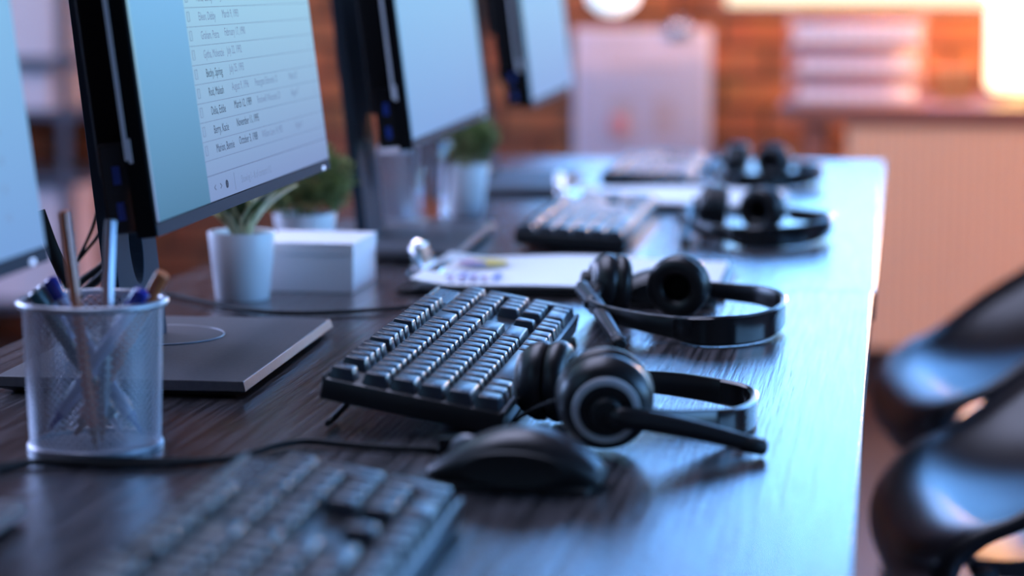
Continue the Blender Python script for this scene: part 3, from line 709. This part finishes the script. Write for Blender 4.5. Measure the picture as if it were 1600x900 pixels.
def bush_plant(label, loc, h, rb, rt, Rr, zc, n, group, flat=.85):
    t = empty('potted_plant', loc); tag(t, label, 'plant', group)
    bm = NB(); pot(bm, h, rb, rt); obj('pot', bm, M['white'], t, smooth=40)
    bm = NB(); lathe(bm, [(rt-.005, h-.0102), (rt-.005, h-.007), (0, h-.005)], 32, caps=False); obj('soil', bm, M['soil'], t, smooth=60)
    bm = NB(); rnd = random.Random(n)
    for i in range(n):
        a = rnd.uniform(0, 2*math.pi); cz = rnd.uniform(-.75, 1); q = Rr*rnd.uniform(.45, 1.0)*(1+.12*math.sin(5*a+3*cz))
        s = math.sqrt(1-cz*cz); c = Vector((q*s*math.cos(a), q*s*math.sin(a), zc+q*flat*cz))
        d = Vector((s*math.cos(a)+rnd.uniform(-.6, .6), s*math.sin(a)+rnd.uniform(-.6, .6), cz+rnd.uniform(-.3, .8))).normalized()
        sd = d.cross(Vector((rnd.uniform(-1, 1), rnd.uniform(-1, 1), rnd.uniform(-1, 1)))).normalized(); up_ = sd.cross(d)
        L = rnd.uniform(.005, .009); w = L*.33
        pz = [c, c+d*L*.35+sd*w+up_*w*.3, c+d*L, c+d*L*.35-sd*w+up_*w*.3, c+d*L*.5-up_*w*.25]
        v = [bm.verts.new(p) for p in pz]
        bm.faces.new((v[0], v[1], v[4])); bm.faces.new((v[1], v[2], v[4])); bm.faces.new((v[2], v[3], v[4])); bm.faces.new((v[3], v[0], v[4]))
    obj('foliage', bm, M['bush'], t)
    bm = NB()
    for i in range(14):
        a = i*2.4; r_ = Rr*.7; tube(bm, [(0.004*math.cos(a), .004*math.sin(a), h-.012), (r_*.35*math.cos(a), r_*.35*math.sin(a), h+.01), (r_*math.cos(a), r_*math.sin(a), zc+Rr*.3*math.sin(i))], .0009, 5)
    obj('stems', bm, M['bush'], t)
    return t
pb = at(477, 404, 0)
bush_plant('bushy green plant in a white pot behind the white box, below the large monitor', pb, .050, .026, .034, .048, .084, 4200, 'small potted plants')
pw = at(727, 336, 0)
bush_plant('blurred leafy plant in a white tapered pot, right of the drinking glass', pw, .066, .022, .031, .038, .098, 2200, 'small potted plants', 1.0)
bA = at(552, 458, 0)
t = empty('box', (bA.x, bA.y, DZ), (0, 0, R(1))); tag(t, 'white rectangular box on the desk beside the small snake plant', 'box')
bm = NB(); box(bm, -.098, 0, 0, .105, 0, .036, .0008); obj('tray', bm, M['white_card'], t)
bm = NB(); box(bm, -.0986, .0006, -.0006, .1056, .0362, .0480, .0008); obj('lid', bm, M['white_card'], t)
gl = at(672, 349, 0)
t = empty('drinking_glass', gl); tag(t, 'blurred clear drinking glass between the second mesh cup and the white plant pot', 'glass')
bm = NB(); lathe(bm, [(0, 0), (.0185, 0), (.0195, .001), (.0295, .101), (.0290, .102), (.0280, .101), (.0182, .008), (0, .007)], 48, caps=False)
obj('tumbler', bm, M['glass'], t, smooth=50)
t = empty('marker_pen', at(632, 352, .004)); tag(t, 'small dark object lying between the second mesh cup and the glass', 'pen')
bm = NB(); lathe(bm, [(0, -.016), (.004, -.015), (.0042, .013), (.003, .016), (0, .017)], 16, Matrix.Rotation(R(90), 4, 'Y'), caps=False); obj('barrel', bm, M['black'], t, smooth=40)
bm = NB(); lathe(bm, [(.0044, .004), (.0046, .005), (.0046, .016), (0, .0175)], 16, Matrix.Rotation(R(90), 4, 'Y'), caps=False); obj('cap', bm, M['black_gloss'], t, smooth=40)

# ------------------------------------------------------------------ clipboards
def clipboard(label, loc, yaw, w, l, charts):
    t = empty('clipboard', loc, (0, 0, R(yaw))); tag(t, label, 'clipboard', 'clipboards with printed sheets')
    bm = NB(); box(bm, 0, l, 0, w, 0, .003, .0012); obj('board', bm, M['black'], t)
    bm = NB(); box(bm, -.002, .032, w*.30, w*.70, .0032, .013, .004)
    tube(bm, [(.006, w*.30, .0075), (.006, w*.70, .0075)], .0042, 12)
    obj('clip_plate', bm, M['steel'], t, smooth=40)
    bm = NB(); frustum(bm, .006, w*.5, .016, w*.26, .004, w*.14, .010, .034, dy=0, bev=.001); tube(bm, smooth_path([(.012, w*.36, .012), (.004, w*.36, .024), (-.002, w*.43, .034), (-.002, w*.57, .034), (.004, w*.64, .024), (.012, w*.64, .012)], 6), .0028, 8); obj('clip_lever', bm, M['steel'], t)
    for k in range(2):
        bm = NB(); n1, n2 = 16, 2; vs = []
        for i in range(n1+1):
            s = i/n1
            row_ = []
            for j in range(n2+1):
                q = j/n2; z = .0040+.0022*k+.0045*math.sin(math.pi*min(1, s*1.05))**2*(.4+.6*q)+(.006*max(0, (.12-s)/.12) if k else 0)
                row_.append((.018-.003*k+s*(l-.030+.006*k), .006-.004*k+q*(w-.012+.010*k), z))
            vs.append(row_)
        lo = [[bm.verts.new(p) for p in r_] for r_ in vs]; hi = [[bm.verts.new((p[0], p[1], p[2]+.0012)) for p in r_] for r_ in vs]
        for i in range(n1):
            for j in range(n2):
                for g in (lo, hi): bm.faces.new((g[i][j], g[i+1][j], g[i+1][j+1], g[i][j+1]))
        for i in range(n1):
            for j in (0, n2): bm.faces.new((lo[i][j], lo[i+1][j], hi[i+1][j], hi[i][j]))
        for j in range(n2):
            for i in (0, n1): bm.faces.new((lo[i][j], lo[i][j+1], hi[i][j+1], hi[i][j]))
        pp = obj('paper_sheet', bm, M['paper'], t, smooth=40)
    if charts:
        def pie(cx, cy, r, cols, z):
            a0 = 0
            for frac, c in cols:
                b = NB(); n_ = 12; ctr = b.verts.new((cx, cy, z)); ar = [b.verts.new((cx+r*math.cos(a0+frac*2*math.pi*k/n_), cy+r*math.sin(a0+frac*2*math.pi*k/n_), z)) for k in range(n_+1)]
                for k in range(n_): b.faces.new((ctr, ar[k], ar[k+1]))
                obj('pie_chart_slice', b, M[c], pp); a0 += frac*2*math.pi
        pie(.064, w*.62, .026, ((.36, 'ink_yellow'), (.2, 'ink_red'), (.24, 'ink_blue'), (.2, 'ink_yellow')), .0135)
        b = NB()
        for k in range(5): box(b, .045+.011*k, .052+.011*k, w*.10, w*(.18+.05*((k*2) % 3)), .0122, .0125)
        obj('bar_chart', b, M['ink_blue'], pp)
        b = NB()
        for k in range(4): box(b, .050+.011*k, .053+.011*k, w*.06, w*.13, .0126, .0128)
        obj('bar_chart', b, M['ink_red'], pp)
    return t
c1 = at(612, 463, 0)
clipboard('nearer clipboard with white printed sheets behind the in-focus keyboard', (c1.x, c1.y+.012, DZ+.0025), 1.0, .224, .315, True)
c2 = at(795, 338, 0)
clipboard('farther clipboard with blank white sheets between the third keyboard and the far headsets', (c2.x+.038, 2.920, DZ+.0025), 1.5, .225, .315, False)

# ------------------------------------------------------------------ cables behind the large monitor
def loose(label, pts, r, m='cable', grp='cables hanging behind the large monitor'):
    return tag(cable('cable', pts, r, None, m), label, 'cable', grp)
def dp(lst, Y): return [tuple(deep(x, y, Y)) for x, y in lst]
loose('thin black cable looping left of the large monitor stand', dp([(158, 300), (146, 350), (132, 385), (121, 408), (128, 400), (150, 372), (162, 350)], 1.80), .0014)
loose('upper of two thick black cables running down left from the large monitor stand', dp([(185, 385), (160, 415), (120, 446), (95, 480), (70, 520), (48, 562)], 1.84), .0035)
loose('lower of two thick black cables running down left from the large monitor stand', dp([(185, 408), (160, 430), (125, 462), (98, 498), (60, 540), (30, 574)], 1.80), .0035)
loose('thick black cable curving down behind the nearest monitor', dp([(60, 330), (80, 385), (100, 430), (112, 470), (118, 520)], 1.62), .0055, 'cable', 'cables behind the nearest monitor')

# ------------------------------------------------------------------ chairs
def make_chair():
    t = empty('chair')
    prof = [(.034, -.066), (.008, -.052), (.000, -.030), (.010, -.010), (.045, .002), (.09, .002), (.14, .010), (.20, .028), (.27, .055), (.33, .095), (.38, .16), (.41, .24), (.43, .32), (.435, .36)]
    prof = smooth_path(prof, 3); n = len(prof)
    bm = NB(); NS = 16; g = []
    for i, (f, z) in enumerate(prof):
        s = i/(n-1); row_ = []
        hw = .215+.015*math.sin(math.pi*s)-(.045*max(0, (s-.8)/.2))-(.03*max(0, (.16-s)/.16))
        rise = .003+.085*math.exp(-((s-.62)/.26)**2)
        for j in range(NS+1):
            u = -1+2*j/NS; au = abs(u)
            zz = z+rise*au**2.6*(1 if s < .75 else 1); ff = f-(.075*max(0, min(1, (s-.45)/.35)))*au**2.4+(.060*max(0, 1-s/.45)*au**4)
            row_.append(bm.verts.new((ff, u*hw, zz)))
        g.append(row_)
    for i in range(n-1):
        for j in range(NS): bm.faces.new((g[i][j], g[i+1][j], g[i+1][j+1], g[i][j+1]))
    sh = obj('seat_shell', bm, M['chair'], t, loc=(0, 0, .455), smooth=60)
    md = sh.modifiers.new('thickness', 'SOLIDIFY'); md.thickness = .016; md.offset = -1
    for fx, fy in ((.06, -.15), (.06, .15), (.34, -.15), (.34, .15)):
        bm = NB(); sx = -.05 if fx < .2 else .06; sy = .05 if fy > 0 else -.05
        tube(bm, [(fx+.03, fy*.6, .418), (fx, fy, .405), (fx+sx, fy+sy, 0.004)], .011, 12); obj('leg', bm, M['chair_leg'], t)
    bm = NB(); box(bm, .07, .35, -.10, .10, .412, .432, .004); obj('seat_mount', bm, M['chair_leg'], t)
    return t
ch = make_chair(); ch2 = copy_tree(ch); 
ch.location = (.010, 2.42, 0); ch.rotation_euler = (0, 0, R(7)); tag(ch, 'glossy black chair nearest the camera, at the lower right edge', 'chair', 'glossy black chairs along the desks')
ch2.location = (.008, 3.16, 0); ch2.rotation_euler = (0, 0, R(9)); tag(ch2, 'farther glossy black chair, behind the nearest chair on the right', 'chair', 'glossy black chairs along the desks')

# ------------------------------------------------------------------ back of the room
TX0, TX1, TY0, TY1, TZ = -.275, 1.75, 5.55, 6.15, .73
t = empty('side_table', (.6, 5.85, 0)); tag(t, 'brown topped table with a pale ribbed front panel standing before the far wall', 'table')
bm = NB(); box(bm, TX0-.6, TX1-.6, TY0-5.85, TY1-5.85, TZ-.045, TZ, .004); obj('tabletop', bm, M['table_top'], t)
bm = NB(); x = -.095
while x < 1.62:
    lathe(bm, [(.0125, .135), (.0125, TZ-.046)], 12, T(x-.6, TY0+.028-5.85, 0)); x += .022
box(bm, -.11-.6, 1.64-.6, TY0+.028-5.85, TY0+.048-5.85, .135, TZ-.046)
obj('front_panel', bm, M['panel'], t, smooth=40)
for x, y in ((-.19, TY0+.05), (-.19, TY1-.05), (1.67, TY0+.05), (1.67, TY1-.05)):
    bm = NB(); box(bm, x-.025-.6, x+.025-.6, y-.025-5.85, y+.025-5.85, 0, TZ-.045, .004); obj('leg', bm, M['table_top'], t)
# paper trays with paper
def tray(z, label):
    t = empty('paper_tray', (-.095, 5.80, z)); tag(t, label, 'paper tray', 'stacked paper trays on the back table')
    bm = NB()
    for y in (-.11, .11): tube(bm, [(-.165, y, .045), (.165, y, .045)], .003, 8)
    for x in (-.165, .165): tube(bm, [(x, -.11, .045), (x, .11, .045)], .003, 8)
    for k in range(12):
        x = -.165+.03*k; tube(bm, [(x, -.11, .045), (x, -.105, .003), (x, .105, .003), (x, .11, .045)], .0016, 6)
    for y in (-.105, 0, .105): tube(bm, [(-.165, y, .0025), (.165, y, .0025)], .002, 6)
    obj('wire_basket', bm, M['tray'], t)
    for x in (-.163, .163):
        for y in (-.108, .108):
            bm = NB(); tube(bm, [(x, y, .045), (x, y, .0705)], .004, 8); obj('post', bm, M['tray'], t)
def stack(z, h, label, w=.145):
    bm = NB(); n = 6
    for k in range(n): box(bm, -w+.003*((k*7) % 3), w+.002*((k*5) % 3), -.098, .098, h*k/n, h*(k+1)/n-.0004, 0)
    o = obj('paper_stack', bm, M['paper'], loc=(-.095, 5.80, z)); tag(o, label, 'paper', 'paper in the stacked trays')
for z, lab in ((TZ+.0005, 'bottom wire paper tray of the stack on the back table'), (TZ+.0715, 'middle wire paper tray of the stack on the back table'), (TZ+.1425, 'top wire paper tray of the stack on the back table')): tray(z, lab)
stack(TZ+.006, .022, 'sheets of paper in the bottom paper tray'); stack(TZ+.077, .026, 'sheets of paper in the middle paper tray'); stack(TZ+.148, .046, 'bright white sheets of paper in the top paper tray', .155)
# glowing lamp
LX, LY = .342, 5.80
t = empty('table_lamp', (LX, LY, TZ)); tag(t, 'glowing yellow white table lamp at the upper right edge, on the back table', 'lamp')
bm = NB(); lathe(bm, [(0, 0), (.075, 0), (.078, .006), (.020, .014), (.012, .020), (.012, .05), (0, .05)], 40, caps=False); obj('base', bm, M['table_top'], t, smooth=40)
bm = NB(); lathe(bm, [(.100, .030), (.112, .040), (.112, .225), (.104, .235), (0, .236)], 48, caps=False); obj('lamp_shade', bm, M['lamp_glow'], t, smooth=40)
l = bpy.data.lights.new('lamp_bulb', 'POINT'); l.energy = 60; l.color = (1.0, .45, .15); l.shadow_soft_size = .10
lo = bpy.data.objects.new('lamp_bulb', l); col.objects.link(lo); lo.location = (LX-.02, LY-.02, TZ+.34)
# small box between trays and lamp
bm = NB(); box(bm, -.045, .045, -.04, .04, 0, .075, .002); box(bm, -.047, .047, -.042, .042, .060, .080, .002)
tag(obj('box', bm, M['card'], loc=(.150, 5.86, TZ+.0003)), 'small brown cardboard box between the paper trays and the glowing lamp', 'box')

# poster with clip on the brick wall
pA, pB = deep(895, 45, 6.30), deep(1110, 45, 6.30)
t = empty('poster', ((pA.x+pB.x)/2, 6.335, .62)); tag(t, 'white printed sheet on a board with a clip, on the brick wall behind the desks', 'poster')
hw = (pB.x-pA.x)/2; zt = pA.z-.62
bm = NB(); box(bm, -hw, hw, -.006, .012, zt-.60, zt, .002); obj('board', bm, M['board_white'], t)
bm = NB(); box(bm, -hw+.012, hw-.012, -.008, -.0062, zt-.585, zt-.012); sh_ = obj('printed_sheet', bm, M['poster'], t)
bm = NB()
box(bm, -hw*.45, hw*.45, -.0088, -.0082, zt-.115, zt-.100)
for a_, b_, c_, d_ in ((-.45, -.10, .20, .32), (.15, .50, .20, .30), (-.5, .5, .17, .175)): box(bm, hw*a_, hw*b_, -.0088, -.0082, zt-d_, zt-c_)
obj('printed_charts', bm, M['ink_grey'], sh_)
bm = NB(); lathe(bm, [(.030, 0), (.030, .0006), (0, .0008)], 24, T(-hw*.35, -.0085, zt-.27) @ Matrix.Rotation(R(90), 4, 'X'), caps=False); obj('printed_circle', bm, M['ink_red'], sh_)
bm = NB(); box(bm, hw*.40, hw*.72, -.022, -.004, zt-.030, zt+.012, .004); tube(bm, [(hw*.44, -.02, zt+.008), (hw*.50, -.028, zt+.030), (hw*.62, -.028, zt+.030), (hw*.68, -.02, zt+.008)], .003, 8); obj('clip', bm, M['steel'], t)
# white globe lamp above the poster
g = deep(958, -22, 6.20)
t = empty('wall_lamp', g); tag(t, 'round white glowing lamp above the poster at the top edge', 'lamp')
bm = NB(); lathe(bm, [(.0, -.078), (.035, -.070), (.062, -.048), (.074, -.012), (.074, .03), (.055, .062), (.03, .075), (0, .078)], 32, caps=False); obj('globe', bm, M['globe_glow'], t, smooth=60)
bm = NB(); tube(bm, [(0, .0, .07), (0, .03, .12), (0, .148, .12)], .008, 10); obj('bracket', bm, M['shelf_metal'], t)

# shelf rack at the far left
t = empty('shelf_rack', (-2.45, 6.12, 0)); tag(t, 'grey metal shelf rack against the brick wall at the far left', 'shelf')
xa = deep(102, 200, 5.95).x+2.45
posts = (xa-.95, xa)
for x in posts:
    for y in (-.17, .17):
        bm = NB(); box(bm, x-.013, x+.013, y-.013, y+.013, 0, 1.65, .002); obj('post', bm, M['shelf_metal'], t)
for z in (.12, .475, .655, .80, 1.2, 1.6):
    bm = NB(); box(bm, posts[0]-.02, posts[1]+.06, -.18, .18, z, z+.022, .002); obj('shelf_board', bm, M['shelf_metal'], t)
def carton(x, z, w, h, label):
    t = empty('storage_box', (x, 6.12, z)); tag(t, label, 'box', 'pale boxes on the shelf rack')
    bm = NB(); box(bm, -w/2, w/2, -.14, .14, 0, h*.82, .002); obj('body', bm, M['shelf_white'], t)
    bm = NB(); box(bm, -w/2-.004, w/2+.004, -.144, .144, h*.82, h, .002); obj('lid', bm, M['shelf_white'], t)
X0 = -2.45+xa
carton(X0-.16, .8225, .25, .32, 'pale pinkish box on the shelf board just above the brick gap')
carton(X0-.17, .6775, .24, .11, 'low pale box just below the higher pale box on the shelf rack')
carton(X0-.16, .1425, .27, .32, 'pale box lowest on the shelf rack, seen beside the tall brown pencil')
carton(X0-.47, .8225, .26, .22, 'pale box on the shelf rack, mostly hidden behind the nearest monitor')
